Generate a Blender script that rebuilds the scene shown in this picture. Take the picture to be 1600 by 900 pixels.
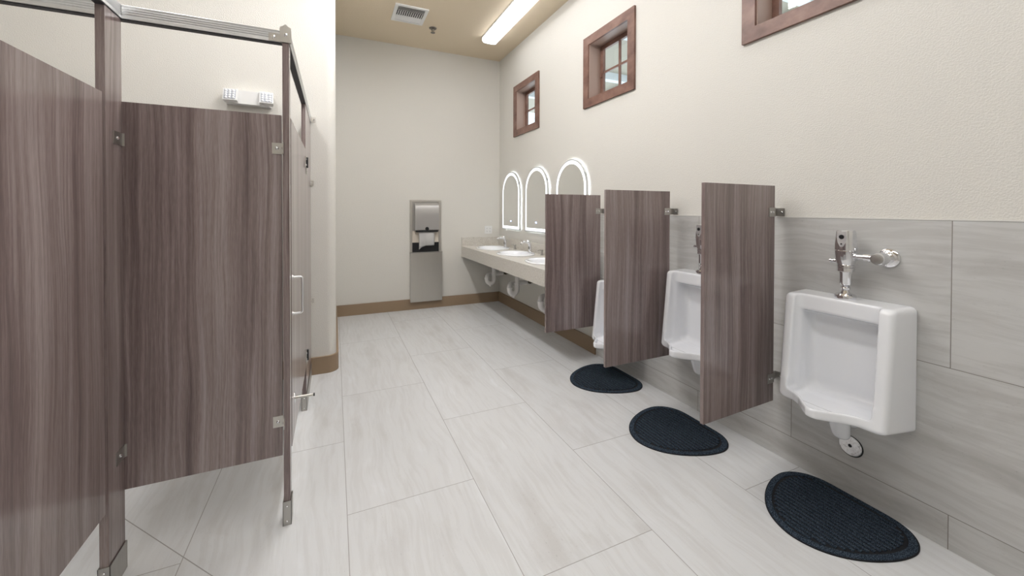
import bpy, bmesh, math, random
import numpy as np
from mathutils import Vector, Matrix

for o in list(bpy.data.objects):
    bpy.data.objects.remove(o, do_unlink=True)
SC = bpy.context.scene
COL = SC.collection
PI = math.pi
random.seed(7)

# ------------------------------------------------------------------ room numbers (metres)
XR = 2.2808      # face of the wall tile on the right
WX = 2.2868      # plaster face of the right wall
YB = 5.570       # back wall
ZC = 3.6215      # ceiling
XA = 0.012       # left wall of the wash area
YS = 3.700       # wall behind the big stall
XL = -2.45       # far left wall (inside the stalls)
YF = -2.20       # wall behind the camera
XS = -0.177      # corridor face of the big stall front
XN = -0.737      # corridor face of the near stall front

# ------------------------------------------------------------------ camera
F_PX, YAW, YH, PITCH, ROLL, CAM_H = 619.69, .4212, 334.68, -.0108, .0023, 1.3813
cam = bpy.data.cameras.new('camera')
co = bpy.data.objects.new('camera', cam)
COL.objects.link(co)
cam.sensor_width = 36.0
cam.lens = 36.0 * F_PX / 1600.0
cam.shift_y = -(450.0 - YH) / 1600.0
cam.clip_start = .05
cy_, sy_ = math.cos(YAW), math.sin(YAW)
cp_, sp_ = math.cos(PITCH), math.sin(PITCH)
cr_, sr_ = math.cos(ROLL), math.sin(ROLL)
A = Matrix(((cy_, 0, sy_), (-sy_, 0, cy_), (0, 1, 0)))
B = Matrix(((1, 0, 0), (0, cp_, sp_), (0, -sp_, cp_)))
Cc = Matrix(((cr_, -sr_, 0), (sr_, cr_, 0), (0, 0, 1)))
M3 = A @ B @ Cc
R3 = Matrix((M3.col[0], M3.col[1], -M3.col[2])).transposed()
mw = R3.to_4x4()
mw.translation = Vector((0, 0, CAM_H))
co.matrix_world = mw
SC.camera = co

# ------------------------------------------------------------------ world, exposure, light levels
LAMP = 14.5        # emission of the ceiling lamp diffusers
LAMP_MID = 28.0    # the lamp over the middle of the aisle
LAMP_WASH = 3.9    # the row of lamps along the right wall
SKY = 2.4
SC.view_settings.view_transform = 'Standard'
SC.view_settings.look = 'None'
SC.view_settings.gamma = 1.0
SC.view_settings.exposure = 0.26
SC.view_settings.use_curve_mapping = False
w = bpy.data.worlds.new('world')
SC.world = w
w.use_nodes = True
bg = w.node_tree.nodes['Background']
bg.inputs[0].default_value = (.80, .90, 1.0, 1)
bg.inputs[1].default_value = SKY

# ------------------------------------------------------------------ materials
def new_mat(name, rough=.5, metal=0, col=(.8, .8, .8), coat=0, ior=1.45):
    m = bpy.data.materials.new(name)
    m.use_nodes = True
    b = m.node_tree.nodes['Principled BSDF']
    b.inputs['Base Color'].default_value = (*col, 1)
    b.inputs['Roughness'].default_value = rough
    b.inputs['Metallic'].default_value = metal
    b.inputs['IOR'].default_value = ior
    if coat:
        b.inputs['Coat Weight'].default_value = coat
        b.inputs['Coat Roughness'].default_value = .05
    return m, m.node_tree, b

def N(nt, t, **kw):
    n = nt.nodes.new(t)
    for k, v in kw.items():
        if k.startswith('i_'):
            key = k[2:]
            key = int(key) if key.isdigit() else key.replace('_', ' ')
            n.inputs[key].default_value = v
        else:
            setattr(n, k, v)
    return n

def L(nt, a, b): nt.links.new(a, b)

def math_(nt, op, a, b=None, c=None):
    n = nt.nodes.new('ShaderNodeMath'); n.operation = op
    for i, v in enumerate((a, b, c)):
        if v is None: continue
        if isinstance(v, (int, float)): n.inputs[i].default_value = v
        else: nt.links.new(v, n.inputs[i])
    return n.outputs[0]

def ramp(nt, fac, stops):
    r = nt.nodes.new('ShaderNodeValToRGB')
    el = r.color_ramp.elements
    while len(el) < len(stops): el.new(.5)
    for e, (p, c) in zip(el, stops):
        e.position = p; e.color = (*c, 1)
    nt.links.new(fac, r.inputs[0])
    return r.outputs[0]

def mix(nt, fac, a, b, mode='MIX'):
    n = nt.nodes.new('ShaderNodeMix'); n.data_type = 'RGBA'; n.blend_type = mode
    for sock, v in ((n.inputs['Factor'], fac), (n.inputs['A'], a), (n.inputs['B'], b)):
        if isinstance(v, (int, float)): sock.default_value = v
        elif isinstance(v, tuple): sock.default_value = (*v, 1)
        else: nt.links.new(v, sock)
    return n.outputs['Result']

def bump(nt, h, strength, dist, bsdf):
    b = nt.nodes.new('ShaderNodeBump')
    b.inputs['Strength'].default_value = strength
    b.inputs['Distance'].default_value = dist
    nt.links.new(h, b.inputs['Height'])
    nt.links.new(b.outputs[0], bsdf.inputs['Normal'])

def comb(nt, x, y, z):
    n = nt.nodes.new('ShaderNodeCombineXYZ')
    for i, v in enumerate((x, y, z)):
        if isinstance(v, (int, float)): n.inputs[i].default_value = v
        else: nt.links.new(v, n.inputs[i])
    return n.outputs[0]

def xyz(nt):
    tc = nt.nodes.new('ShaderNodeTexCoord')
    s = nt.nodes.new('ShaderNodeSeparateXYZ')
    nt.links.new(tc.outputs['Object'], s.inputs[0])
    return s.outputs[0], s.outputs[1], s.outputs[2], tc.outputs['Object']

def noise(nt, vec, scale, detail=3, rough=.55, w=None, dist=0):
    n = nt.nodes.new('ShaderNodeTexNoise')
    if w is not None:
        n.noise_dimensions = '4D'
        nt.links.new(w, n.inputs['W'])
    n.inputs['Scale'].default_value = scale
    n.inputs['Detail'].default_value = detail
    n.inputs['Roughness'].default_value = rough
    n.inputs['Distortion'].default_value = dist
    nt.links.new(vec, n.inputs['Vector'])
    return n.outputs[0]

def plaster(name, col, scale=140, s=.5, d=.0016):
    m, nt, b = new_mat(name, .62, 0, col)
    x, y, z, v = xyz(nt)
    n1 = noise(nt, v, scale, 3, .6)
    n2 = noise(nt, v, 1.3, 2, .5)
    c = mix(nt, math_(nt, 'MULTIPLY', n2, .16), col, tuple(k * .86 for k in col))
    L(nt, c, b.inputs['Base Color'])
    h = ramp(nt, n1, [(.38, (0, 0, 0)), (.62, (1, 1, 1))])
    bump(nt, h, s, d, b)
    return m

MAT = {}
MAT['wall'] = plaster('cream_plaster', (.695, .676, .630))
MAT['ceiling'] = plaster('ceiling_plaster', (.735, .625, .470), 110, .4, .002)

def stone(name, uax, vax, u0, v0, bw, rh, base, dark, light, grout=(.30, .28, .26), extra=None, rough=.38):
    """tile with long streaks along u; u,v are picked from object x,y,z"""
    m, nt, b = new_mat(name, rough)
    X = xyz(nt)
    u = math_(nt, 'ADD', X['xyz'.index(uax)], -u0)
    v = math_(nt, 'ADD', X['xyz'.index(vax)], -v0)
    br = N(nt, 'ShaderNodeTexBrick', offset=.5, offset_frequency=2, squash=1.0)
    br.inputs['Scale'].default_value = 1.0
    br.inputs['Mortar Size'].default_value = .0017
    br.inputs['Mortar Smooth'].default_value = .2
    br.inputs['Brick Width'].default_value = bw
    br.inputs['Row Height'].default_value = rh
    br.inputs['Color1'].default_value = (0, 0, 0, 1)
    br.inputs['Color2'].default_value = (1, 1, 1, 1)
    L(nt, comb(nt, u, v, 0), br.inputs['Vector'])
    rnd = math_(nt, 'MULTIPLY', br.outputs['Color'], 37.0)
    wv = math_(nt, 'MULTIPLY', noise(nt, comb(nt, math_(nt, 'MULTIPLY', u, 1.6), math_(nt, 'MULTIPLY', v, 2.4), 0), 1.0, 2, .5, rnd), .17)
    vv = math_(nt, 'ADD', v, wv)
    s1 = noise(nt, comb(nt, math_(nt, 'MULTIPLY', u, .55), math_(nt, 'MULTIPLY', vv, 9.0), 0), 1.0, 5, .62, rnd)
    s2 = noise(nt, comb(nt, math_(nt, 'MULTIPLY', u, 3.2), math_(nt, 'MULTIPLY', vv, 42.0), 0), 1.0, 4, .6, rnd)
    sp = noise(nt, comb(nt, math_(nt, 'MULTIPLY', u, 70), math_(nt, 'MULTIPLY', v, 150), 0), 1.0, 2, .5)
    cl = noise(nt, comb(nt, math_(nt, 'MULTIPLY', u, 2.2), math_(nt, 'MULTIPLY', v, 5.5), 0), 1.0, 6, .62, rnd, dist=.6)
    s1 = math_(nt, 'ADD', math_(nt, 'MULTIPLY', s1, .5), math_(nt, 'MULTIPLY', cl, .5))
    c = ramp(nt, s1, [(.36, dark), (.48, base), (.56, base), (.64, light)])
    c = mix(nt, math_(nt, 'MULTIPLY', ramp(nt, s2, [(.40, (1, 1, 1)), (.54, (0, 0, 0))]), .42), c, dark)
    c = mix(nt, math_(nt, 'MULTIPLY', math_(nt, 'MULTIPLY', ramp(nt, sp, [(.26, (1, 1, 1)), (.34, (0, 0, 0))]), ramp(nt, s1, [(.35, (1, 1, 1)), (.55, (0, 0, 0))])), .55), c, tuple(k * .5 for k in dark))
    fac = br.outputs['Fac']
    if extra:
        fac = math_(nt, 'MAXIMUM', fac, extra(nt, X))
    c = mix(nt, fac, c, grout)
    L(nt, c, b.inputs['Base Color'])
    L(nt, math_(nt, 'ADD', math_(nt, 'MULTIPLY', fac, .4), rough), b.inputs['Roughness'])
    bump(nt, math_(nt, 'MULTIPLY', fac, -1), .5, .001, b)
    return m

def diag_cut(nt, X):
    # the tile cut that falls to the drain inside the stall: line through (-.849,2.297) (-.455,1.847)
    nx, ny = .7524, .6587
    d = math_(nt, 'ABSOLUTE', math_(nt, 'ADD', math_(nt, 'ADD', math_(nt, 'MULTIPLY', X[0], nx), math_(nt, 'MULTIPLY', X[1], ny)), -(-.849 * nx + 2.297 * ny)))
    l = math_(nt, 'LESS_THAN', d, .0018)
    k = math_(nt, 'LESS_THAN', X[0], -.25)
    return math_(nt, 'MULTIPLY', l, k)

MAT['floor'] = stone('floor_tile', 'y', 'x', 1.925 - .6225 - 12.45, .05 - 6.0, 1.245, .6,
                     (.640, .648, .655), (.548, .545, .540), (.695, .708, .725), grout=(.34, .33, .32), extra=diag_cut, rough=.34)
MAT['wtile'] = stone('wall_tile', 'y', 'z', .735 - 12.2, .142 - .6 * 6, 1.22, .6,
                     (.555, .553, .540), (.420, .412, .395), (.625, .627, .622), grout=(.24, .22, .20), rough=.33)

def wood():
    m, nt, b = new_mat('walnut_laminate', .28, coat=.6)
    b.inputs['Coat Roughness'].default_value = .14
    x, y, z, v = xyz(nt)
    oi = nt.nodes.new('ShaderNodeObjectInfo')
    r = math_(nt, 'MULTIPLY', oi.outputs['Random'], 50)
    u = math_(nt, 'ADD', x, y)
    wob = noise(nt, comb(nt, math_(nt, 'MULTIPLY', u, 5), math_(nt, 'MULTIPLY', z, 1.1), 0), 1, 2, .5, r)
    u2 = math_(nt, 'ADD', u, math_(nt, 'MULTIPLY', wob, .085))
    a = noise(nt, comb(nt, math_(nt, 'MULTIPLY', u2, 16), math_(nt, 'MULTIPLY', z, .35), 0), 1, 3, .6, r)
    f = noise(nt, comb(nt, math_(nt, 'MULTIPLY', u2, 110), math_(nt, 'MULTIPLY', z, 1.6), 0), 1, 4, .65, r)
    g = noise(nt, comb(nt, math_(nt, 'MULTIPLY', u, 420), math_(nt, 'MULTIPLY', z, 26), 0), 1, 2, .5, r)
    t = math_(nt, 'ADD', math_(nt, 'MULTIPLY', a, .50), math_(nt, 'ADD', math_(nt, 'MULTIPLY', f, .36), math_(nt, 'MULTIPLY', g, .14)))
    c = ramp(nt, t, [(.36, (.106, .074, .071)), (.46, (.186, .138, .131)), (.53, (.262, .207, .198)), (.64, (.385, .324, .315))])
    L(nt, c, b.inputs['Base Color'])
    bump(nt, f, .12, .0006, b)
    return m
MAT['wood'] = wood()

def brushed(name, col, rough, horizontal=False):
    m, nt, b = new_mat(name, rough, 1.0, col)
    x, y, z, v = xyz(nt)
    vec = comb(nt, math_(nt, 'MULTIPLY', x, 4 if horizontal else 500), math_(nt, 'MULTIPLY', y, 300), math_(nt, 'MULTIPLY', z, 500 if horizontal else 6))
    n = noise(nt, vec, 1, 3, .6)
    L(nt, math_(nt, 'ADD', math_(nt, 'MULTIPLY', n, .22), rough - .1), b.inputs['Roughness'])
    L(nt, mix(nt, math_(nt, 'MULTIPLY', n, .5), col, tuple(k * .8 for k in col)), b.inputs['Base Color'])
    return m

def plain(name, col, rough=.5, metal=0, coat=0, var=.06, sc=12):
    m, nt, b = new_mat(name, rough, metal, col, coat)
    x, y, z, v = xyz(nt)
    n = noise(nt, v, sc, 2)
    L(nt, mix(nt, math_(nt, 'MULTIPLY', n, var * 2), col, tuple(k * .85 for k in col)), b.inputs['Base Color'])
    return m

MAT['steel'] = brushed('brushed_steel', (.62, .60, .56), .34)
MAT['steel_d'] = brushed('worn_steel', (.50, .485, .46), .40)
MAT['alu'] = brushed('anodised_aluminium', (.86, .87, .88), .38, True)
MAT['chrome'] = plain('chrome', (.80, .80, .82), .06, 1.0, var=.02)
MAT['ceramic'] = plain('vitreous_china', (.875, .89, .92), .10, 0, .6, var=.015, sc=3)
MAT['white'] = plain('white_plastic', (.80, .80, .79), .35, var=.02)
MAT['pvc'] = plain('white_pvc', (.82, .80, .78), .4)
MAT['black'] = plain('black_plastic', (.012, .012, .014), .35)
MAT['darkbrass'] = plain('dark_brass', (.10, .08, .06), .4, .6)
MAT['base'] = plain('tan_baseboard', (.300, .215, .140), .5, var=.12, sc=5)
MAT['paper'] = plain('white_paper', (.84, .83, .82), .8, var=.02)
MAT['dispenser'] = plain('silver_plastic', (.48, .47, .46), .28, .55)
MAT['cream_metal'] = plain('cream_metal', (.62, .56, .48), .5)
MAT['trimwhite'] = plain('satin_trim', (.74, .73, .70), .35, .2)
MAT['darkrail'] = plain('dark_rail_underside', (.05, .05, .055), .5, .5)

def winwood():
    m, nt, b = new_mat('window_wood', .38)
    x, y, z, v = xyz(nt)
    n = noise(nt, comb(nt, math_(nt, 'MULTIPLY', x, 30), math_(nt, 'MULTIPLY', y, 6), math_(nt, 'MULTIPLY', z, 9)), 1, 4, .6)
    L(nt, ramp(nt, n, [(.3, (.125, .062, .046)), (.55, (.215, .118, .090)), (.75, (.275, .165, .130))]), b.inputs['Base Color'])
    bump(nt, n, .15, .001, b)
    return m
MAT['winwood'] = winwood()
MAT['winwood_l'] = plain('pale_jamb_wood', (.40, .285, .235), .4, var=.2, sc=8)

def quartz():
    m, nt, b = new_mat('quartz_counter', .28)
    x, y, z, v = xyz(nt)
    n = noise(nt, v, 60, 4, .7)
    n2 = noise(nt, v, 9, 3, .6)
    c = ramp(nt, n, [(.30, (.43, .39, .33)), (.45, (.60, .57, .52)), (.62, (.66, .635, .585)), (.75, (.74, .72, .69))])
    c = mix(nt, math_(nt, 'MULTIPLY', n2, .25), c, (.50, .47, .42))
    L(nt, c, b.inputs['Base Color'])
    return m
MAT['quartz'] = quartz()

def matcarpet():
    m, nt, b = new_mat('blue_black_carpet', .95)
    x, y, z, v = xyz(nt)
    n = noise(nt, v, 400, 3, .7)
    c = ramp(nt, n, [(.38, (.004, .006, .010)), (.52, (.022, .034, .052)), (.64, (.13, .17, .22))])
    L(nt, c, b.inputs['Base Color'])
    b.inputs['Specular IOR Level'].default_value = .15
    bump(nt, n, .8, .003, b)
    return m
MAT['carpet'] = matcarpet()
MAT['mat_base'] = plain('black_rubber', (.004, .005, .008), .8)

def mirror_mat():
    m, nt, b = new_mat('mirror_glass', .015, 1.0, (.86, .87, .86))
    return m
MAT['mirror'] = mirror_mat()

def emis(name, col, s):
    m, nt, b = new_mat(name, .5, 0, (.8, .8, .8))
    b.inputs['Emission Color'].default_value = (*col, 1)
    b.inputs['Emission Strength'].default_value = s
    return m
MAT['lamp'] = emis('lamp_diffuser', (.975, .98, 1), LAMP)
MAT['lamp_mid'] = emis('mid_lamp_diffuser', (.985, .98, .99), LAMP_MID)
MAT['lamp_wash'] = emis('wash_lamp_diffuser', (.975, .98, 1), LAMP_WASH)
MAT['band'] = emis('lit_mirror_band', (.90, .97, 1), .85)
MAT['halo'] = emis('led_back_strip', (.86, .95, 1), 14.0)
MAT['icon'] = emis('touch_icon', (.45, .6, 1), 1.5)

def glass():
    m = bpy.data.materials.new('window_glass'); m.use_nodes = True
    nt = m.node_tree; nt.nodes.clear()
    o = nt.nodes.new('ShaderNodeOutputMaterial')
    t = nt.nodes.new('ShaderNodeBsdfTransparent'); t.inputs[0].default_value = (.95, .98, .97, 1)
    g = nt.nodes.new('ShaderNodeBsdfGlossy'); g.inputs['Roughness'].default_value = .02
    lw = nt.nodes.new('ShaderNodeLayerWeight')
    fr = nt.nodes.new('ShaderNodeMath'); fr.operation = 'MULTIPLY_ADD'
    pw = nt.nodes.new('ShaderNodeMath'); pw.operation = 'POWER'; pw.inputs[1].default_value = 5.0
    nt.links.new(lw.outputs['Facing'], pw.inputs[0]); nt.links.new(pw.outputs[0], fr.inputs[0])
    fr.inputs[1].default_value = .9; fr.inputs[2].default_value = .04
    x = nt.nodes.new('ShaderNodeMixShader')
    nt.links.new(fr.outputs[0], x.inputs[0]); nt.links.new(t.outputs[0], x.inputs[1]); nt.links.new(g.outputs[0], x.inputs[2])
    nt.links.new(x.outputs[0], o.inputs[0])
    return m
MAT['glass'] = glass()

# ------------------------------------------------------------------ mesh helpers
def obj(name, bm, mat, parent=None, smooth=False, bevel=0, seg=2, loc=None):
    me = bpy.data.meshes.new(name)
    if isinstance(bm, bmesh.types.BMesh):
        if bevel:
            es = [e for e in bm.edges if len(e.link_faces) == 2 and e.calc_face_angle(0) > .7]
            bmesh.ops.bevel(bm, geom=es, offset=bevel, segments=seg, affect='EDGES', profile=.5, clamp_overlap=True)
        bmesh.ops.recalc_face_normals(bm, faces=bm.faces)
        bm.to_mesh(me); bm.free()
    else:
        V, Fc = bm
        me.from_pydata([tuple(v) for v in V], [], [tuple(f) for f in Fc])
    me.materials.append(MAT[mat])
    if smooth:
        for p in me.polygons: p.use_smooth = True
        if smooth == 'auto':
            b2 = bmesh.new(); b2.from_mesh(me)
            for e in b2.edges:
                if len(e.link_faces) == 2 and e.calc_face_angle(0) > .6: e.smooth = False
            b2.to_mesh(me); b2.free()
    o = bpy.data.objects.new(name, me)
    COL.objects.link(o)
    if parent is not None: o.parent = parent
    if loc is not None: o.location = loc
    return o

def tag(o, label=None, cat=None, group=None, kind=None):
    if label: o['label'] = label
    if cat: o['category'] = cat
    if group: o['group'] = group
    if kind: o['kind'] = kind
    return o

def thing(name, label, cat, loc=(0, 0, 0), group=None, kind=None):
    o = bpy.data.objects.new(name, None)
    o.empty_display_size = .05
    COL.objects.link(o)
    o.location = loc
    return tag(o, label, cat, group, kind)

def copy_tree(o, parent=None):
    c = o.copy(); COL.objects.link(c)
    if parent is not None: c.parent = parent
    for ch in [k for k in bpy.data.objects if k.parent == o]:
        copy_tree(ch, c)
    return c

def B_(): return bmesh.new()

def box(bm, x0, x1, y0, y1, z0, z1):
    vs = [bm.verts.new(p) for p in ((x0, y0, z0), (x1, y0, z0), (x1, y1, z0), (x0, y1, z0), (x0, y0, z1), (x1, y0, z1), (x1, y1, z1), (x0, y1, z1))]
    for f in ((0, 3, 2, 1), (4, 5, 6, 7), (0, 1, 5, 4), (1, 2, 6, 5), (2, 3, 7, 6), (3, 0, 4, 7)):
        bm.faces.new([vs[i] for i in f])
    return bm

def frame_of(d):
    d = Vector(d).normalized()
    u = Vector((0, 0, 1)) if abs(d.z) < .9 else Vector((1, 0, 0))
    a = d.cross(u).normalized(); b = d.cross(a).normalized()
    return d, a, b

def lathe(bm, o, axis, prof, n=32):
    """prof: list of (distance along axis, radius)"""
    d, a, b = frame_of(axis); o = Vector(o)
    rings = []
    for t, r in prof:
        if r <= 1e-6: rings.append([bm.verts.new(o + d * t)])
        else: rings.append([bm.verts.new(o + d * t + (a * math.cos(2 * PI * i / n) + b * math.sin(2 * PI * i / n)) * r) for i in range(n)])
    for p, q in zip(rings, rings[1:]):
        for i in range(n):
            j = (i + 1) % n
            if len(p) == 1 and len(q) == 1: break
            if len(p) == 1: bm.faces.new((p[0], q[j], q[i]))
            elif len(q) == 1: bm.faces.new((p[i], p[j], q[0]))
            else: bm.faces.new((p[i], p[j], q[j], q[i]))
    if len(rings[0]) > 1: bm.faces.new(list(reversed(rings[0])))
    if len(rings[-1]) > 1: bm.faces.new(rings[-1])
    return bm

def cyl(bm, o, axis, h, r, n=24): return lathe(bm, o, axis, [(0, r), (h, r)], n)

def tube(bm, pts, r, n=14, caps=True):
    pts = [Vector(p) for p in pts]
    rs = r if isinstance(r, (list, tuple)) else [r] * len(pts)
    t0 = (pts[1] - pts[0]).normalized()
    _, a, b = frame_of(t0)
    rings = []; prev = t0
    for i, p in enumerate(pts):
        t = (pts[min(i + 1, len(pts) - 1)] - pts[max(i - 1, 0)]).normalized()
        q = prev.rotation_difference(t)
        a = q @ a; b = q @ b; prev = t
        rings.append([bm.verts.new(p + (a * math.cos(2 * PI * k / n) + b * math.sin(2 * PI * k / n)) * rs[i]) for k in range(n)])
    for p, q in zip(rings, rings[1:]):
        for i in range(n): bm.faces.new((p[i], p[(i + 1) % n], q[(i + 1) % n], q[i]))
    if caps:
        bm.faces.new(list(reversed(rings[0]))); bm.faces.new(rings[-1])
    return bm

def arc(c, u, v, r, a0, a1, n=8):
    c, u, v = Vector(c), Vector(u), Vector(v)
    return [c + u * (r * math.cos(a0 + (a1 - a0) * i / n)) + v * (r * math.sin(a0 + (a1 - a0) * i / n)) for i in range(n + 1)]

def prism(bm, poly, fn, t0, t1):
    """poly 2D; fn(a,b,t)->point"""
    A_ = [bm.verts.new(fn(a, b, t0)) for a, b in poly]
    C_ = [bm.verts.new(fn(a, b, t1)) for a, b in poly]
    n = len(poly)
    bm.faces.new(list(reversed(A_))); bm.faces.new(C_)
    for i in range(n): bm.faces.new((A_[i], A_[(i + 1) % n], C_[(i + 1) % n], C_[i]))
    return bm

# signed-distance modelling -> surface nets -> one closed mesh
def surface_nets(S, lo, h):
    nx, ny, nz = S.shape
    neg = S < 0
    cells = np.zeros((nx - 1, ny - 1, nz - 1), int); cnt = np.zeros(cells.shape); acc = np.zeros(cells.shape + (3,))
    corners = [(i, j, k) for i in (0, 1) for j in (0, 1) for k in (0, 1)]
    def sub(Q, c): return Q[c[0]:nx - 1 + c[0], c[1]:ny - 1 + c[1], c[2]:nz - 1 + c[2]]
    for c in corners:
        for ax in range(3):
            if c[ax] == 1: continue
            d = list(c); d[ax] = 1; d = tuple(d)
            a = sub(S, c); b = sub(S, d)
            m = (a < 0) != (b < 0)
            t = np.where(m, a / np.where(m, a - b, 1), 0)
            for q in range(3):
                acc[..., q] += np.where(m, c[q] + (t if q == ax else 0), 0)
            cnt += m
    act = cnt > 0
    idx = -np.ones(cells.shape, int); idx[act] = np.arange(act.sum())
    I = np.argwhere(act)
    V = (I + acc[act] / cnt[act][:, None]) * h + np.array(lo)
    F_ = []
    for ax in range(3):
        b_, c_ = (ax + 1) % 3, (ax + 2) % 3
        sl0 = [slice(1, -1)] * 3; sl0[ax] = slice(0, -1)
        sl1 = [slice(1, -1)] * 3; sl1[ax] = slice(1, None)
        n0 = neg[tuple(sl0)]; n1 = neg[tuple(sl1)]
        for flag, rev in ((n0 & ~n1, False), (~n0 & n1, True)):
            P_ = np.argwhere(flag)
            if not len(P_): continue
            for q in range(3):
                if q != ax: P_[:, q] += 1
            def g(db, dc):
                Q = P_.copy(); Q[:, b_] += db; Q[:, c_] += dc
                return idx[Q[:, 0], Q[:, 1], Q[:, 2]]
            quad = np.stack([g(-1, -1), g(0, -1), g(0, 0), g(-1, 0)], 1)
            F_.append(quad[:, ::-1] if rev else quad)
    return V, np.concatenate(F_)

def smin(a, b, k):
    h_ = np.clip(.5 + .5 * (b - a) / k, 0, 1)
    return b + (a - b) * h_ - k * h_ * (1 - h_)
def smax(a, b, k): return -smin(-a, -b, k)

def sdf_mesh(fn, lo, hi, h):
    ax = [np.arange(lo[i], hi[i] + h, h) for i in range(3)]
    G = np.meshgrid(*ax, indexing='ij')
    return surface_nets(fn(*G), lo, h)

# ------------------------------------------------------------------ the setting
STR = 'structure'
tag(obj('floor', box(B_(), XL - .2, 4.0, YF - .1, YB + .2, -.1, 0), 'floor'), kind=STR)
tag(obj('ceiling', box(B_(), XL - .2, 2.6, YF - .1, YB + .2, ZC, ZC + .1), 'ceiling'), kind=STR)
tag(obj('wall_back', box(B_(), -.4, WX + .2, YB, YB + .2, 0, ZC), 'wall'), kind=STR)
tag(obj('wall_front', box(B_(), XL - .2, WX + .2, YF - .2, YF, 0, ZC), 'wall'), kind=STR)
tag(obj('wall_far_left', box(B_(), XL - .2, XL, YF, YS, 0, ZC), 'wall'), kind=STR)

# wall behind the big stall, bullnose corner, side wall of the wash area: one surface
def corner_poly(off, r, back):
    p = [(XL, YS - off)]
    cx, cyy = XA + off - r, YS - off + r
    p += [(cx + r * math.cos(a), cyy + r * math.sin(a)) for a in [(-PI / 2 + PI / 2 * i / 12) for i in range(13)]]
    p += [(XA + off, YB)]
    return p
outer = corner_poly(0, .075, 0)
poly = outer + [(-.35, YB), (-.35, YS + .3), (XL, YS + .3)]
wl = prism(B_(), poly, lambda a, b, t: (a, b, t), 0, ZC)
tag(obj('wall_left', wl, 'wall', smooth='auto'), kind=STR)
o1 = corner_poly(.019, .094, 0); o2 = list(reversed(corner_poly(.0, .075, 0)))
tag(obj('baseboard_left', prism(B_(), o1[:-1] + [(XA + .019, YB - .019)] + [(XA, YB - .019)] + o2[1:], lambda a, b, t: (a, b, t), 0, .142), 'base', smooth='auto'), kind=STR)
bb = B_(); box(bb, XA, WX, YB - .019, YB, 0, .142)
tag(obj('baseboard_back', bb, 'base', bevel=.003, seg=1), kind=STR)
bb = B_(); box(bb, WX - .020, WX, 3.118, YB - .0192, 0, .142)
tag(obj('baseboard_right', bb, 'base', bevel=.003, seg=1), kind=STR)

# right wall with three window openings
WIN = [(4.657, 'window_1'), (2.966, 'window_2'), (1.277, 'window_3')]
OH, OZ0, OZ1 = .292, 2.452, 3.012
rw = B_()
box(rw, WX, WX + .17, YF, YB, 0, OZ0)
box(rw, WX, WX + .17, YF, YB, OZ1, ZC)
ys = [YF]
for c, _ in reversed(WIN): ys += [c - OH, c + OH]
ys.append(YB)
for i in range(0, len(ys), 2): box(rw, WX, WX + .17, ys[i], ys[i + 1], OZ0, OZ1)
bmesh.ops.remove_doubles(rw, verts=rw.verts, dist=1e-5)
tag(obj('wall_right', rw, 'wall'), kind=STR)
tag(obj('trim_1', box(B_(), XR, WX, YF, 3.112, 0, 1.342), 'wtile'), 'grey travertine-look tile wainscot on the urinal wall', kind=STR)
tt = B_(); box(tt, XR - .0012, WX, YF, 3.116, 1.342, 1.3475); box(tt, XR - .0012, WX, 3.112, 3.116, 0, 1.342)
tag(obj('trim_2', tt, 'trimwhite'), 'thin metal edge strip capping the wall tile', kind=STR)

for c, nm in WIN:
    t = thing(nm, 'small square clerestory window with stained wood casing and four panes', None, (WX, c, OZ0), kind=STR)
    X = lambda a: a - WX
    def fr(bm, hw, z0, z1, ww, x0, x1):
        # mitred frame: outer half width hw, outer z0..z1, member width ww
        O = [(-hw, z0), (hw, z0), (hw, z1), (-hw, z1)]; I = [(-hw + ww, z0 + ww), (hw - ww, z0 + ww), (hw - ww, z1 - ww), (-hw + ww, z1 - ww)]
        for i in range(4):
            j = (i + 1) % 4
            prism(bm, [O[i], O[j], I[j], I[i]], lambda a, b, tt_: (tt_, a, b), x0, x1)
    bm = B_(); fr(bm, .368, 2.388 - OZ0, 3.078 - OZ0, .082, -.020, 0)
    obj('window_casing', bm, 'winwood', t, bevel=.003, seg=2)
    bm = B_(); fr(bm, OH - .0005, .0005, OZ1 - OZ0 - .0005, .014, -.006, .150)
    obj('window_jamb', bm, 'winwood_l', t)
    bm = B_(); fr(bm, OH - .016, .016, OZ1 - OZ0 - .016, .042, .122, .150)
    bxa = (OZ1 - OZ0) / 2
    box(bm, .128, .146, -.010, .010, .05, OZ1 - OZ0 - .05)
    box(bm, .1285, .1455, -.235, .235, bxa - .010, bxa + .010)
    obj('sash_frame', bm, 'winwood', t)
    obj('window_pane', box(B_(), .136, .140, -.24, .24, .05, OZ1 - OZ0 - .05), 'glass', t)
    obj('window_latch', box(B_(), .112, .124, OH - .045, OH - .020, .235, .275), 'winwood', t, bevel=.004)

# roof eave outside the windows
t = thing('roof_eave', 'pale roof eave with beams outside the windows', 'eave', (2.5, 1.5, 3.30), kind=STR)
MAT['eave'] = plain('pale_eave', (.36, .32, .26), .7)
MAT['fascia'] = plain('white_fascia', (.62, .64, .66), .6)
obj('soffit', box(B_(), 0, 1.5, -4.0, 5.5, .0, .04), 'eave', t)
for k in range(7): obj('beam', box(B_(), 0, 1.5, -3.0 + 1.2 * k, -2.90 + 1.2 * k, -.10, 0), 'fascia', t)
obj('fascia', box(B_(), 1.5, 1.56, -4.0, 5.5, -.14, .10), 'fascia', t)

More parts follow.
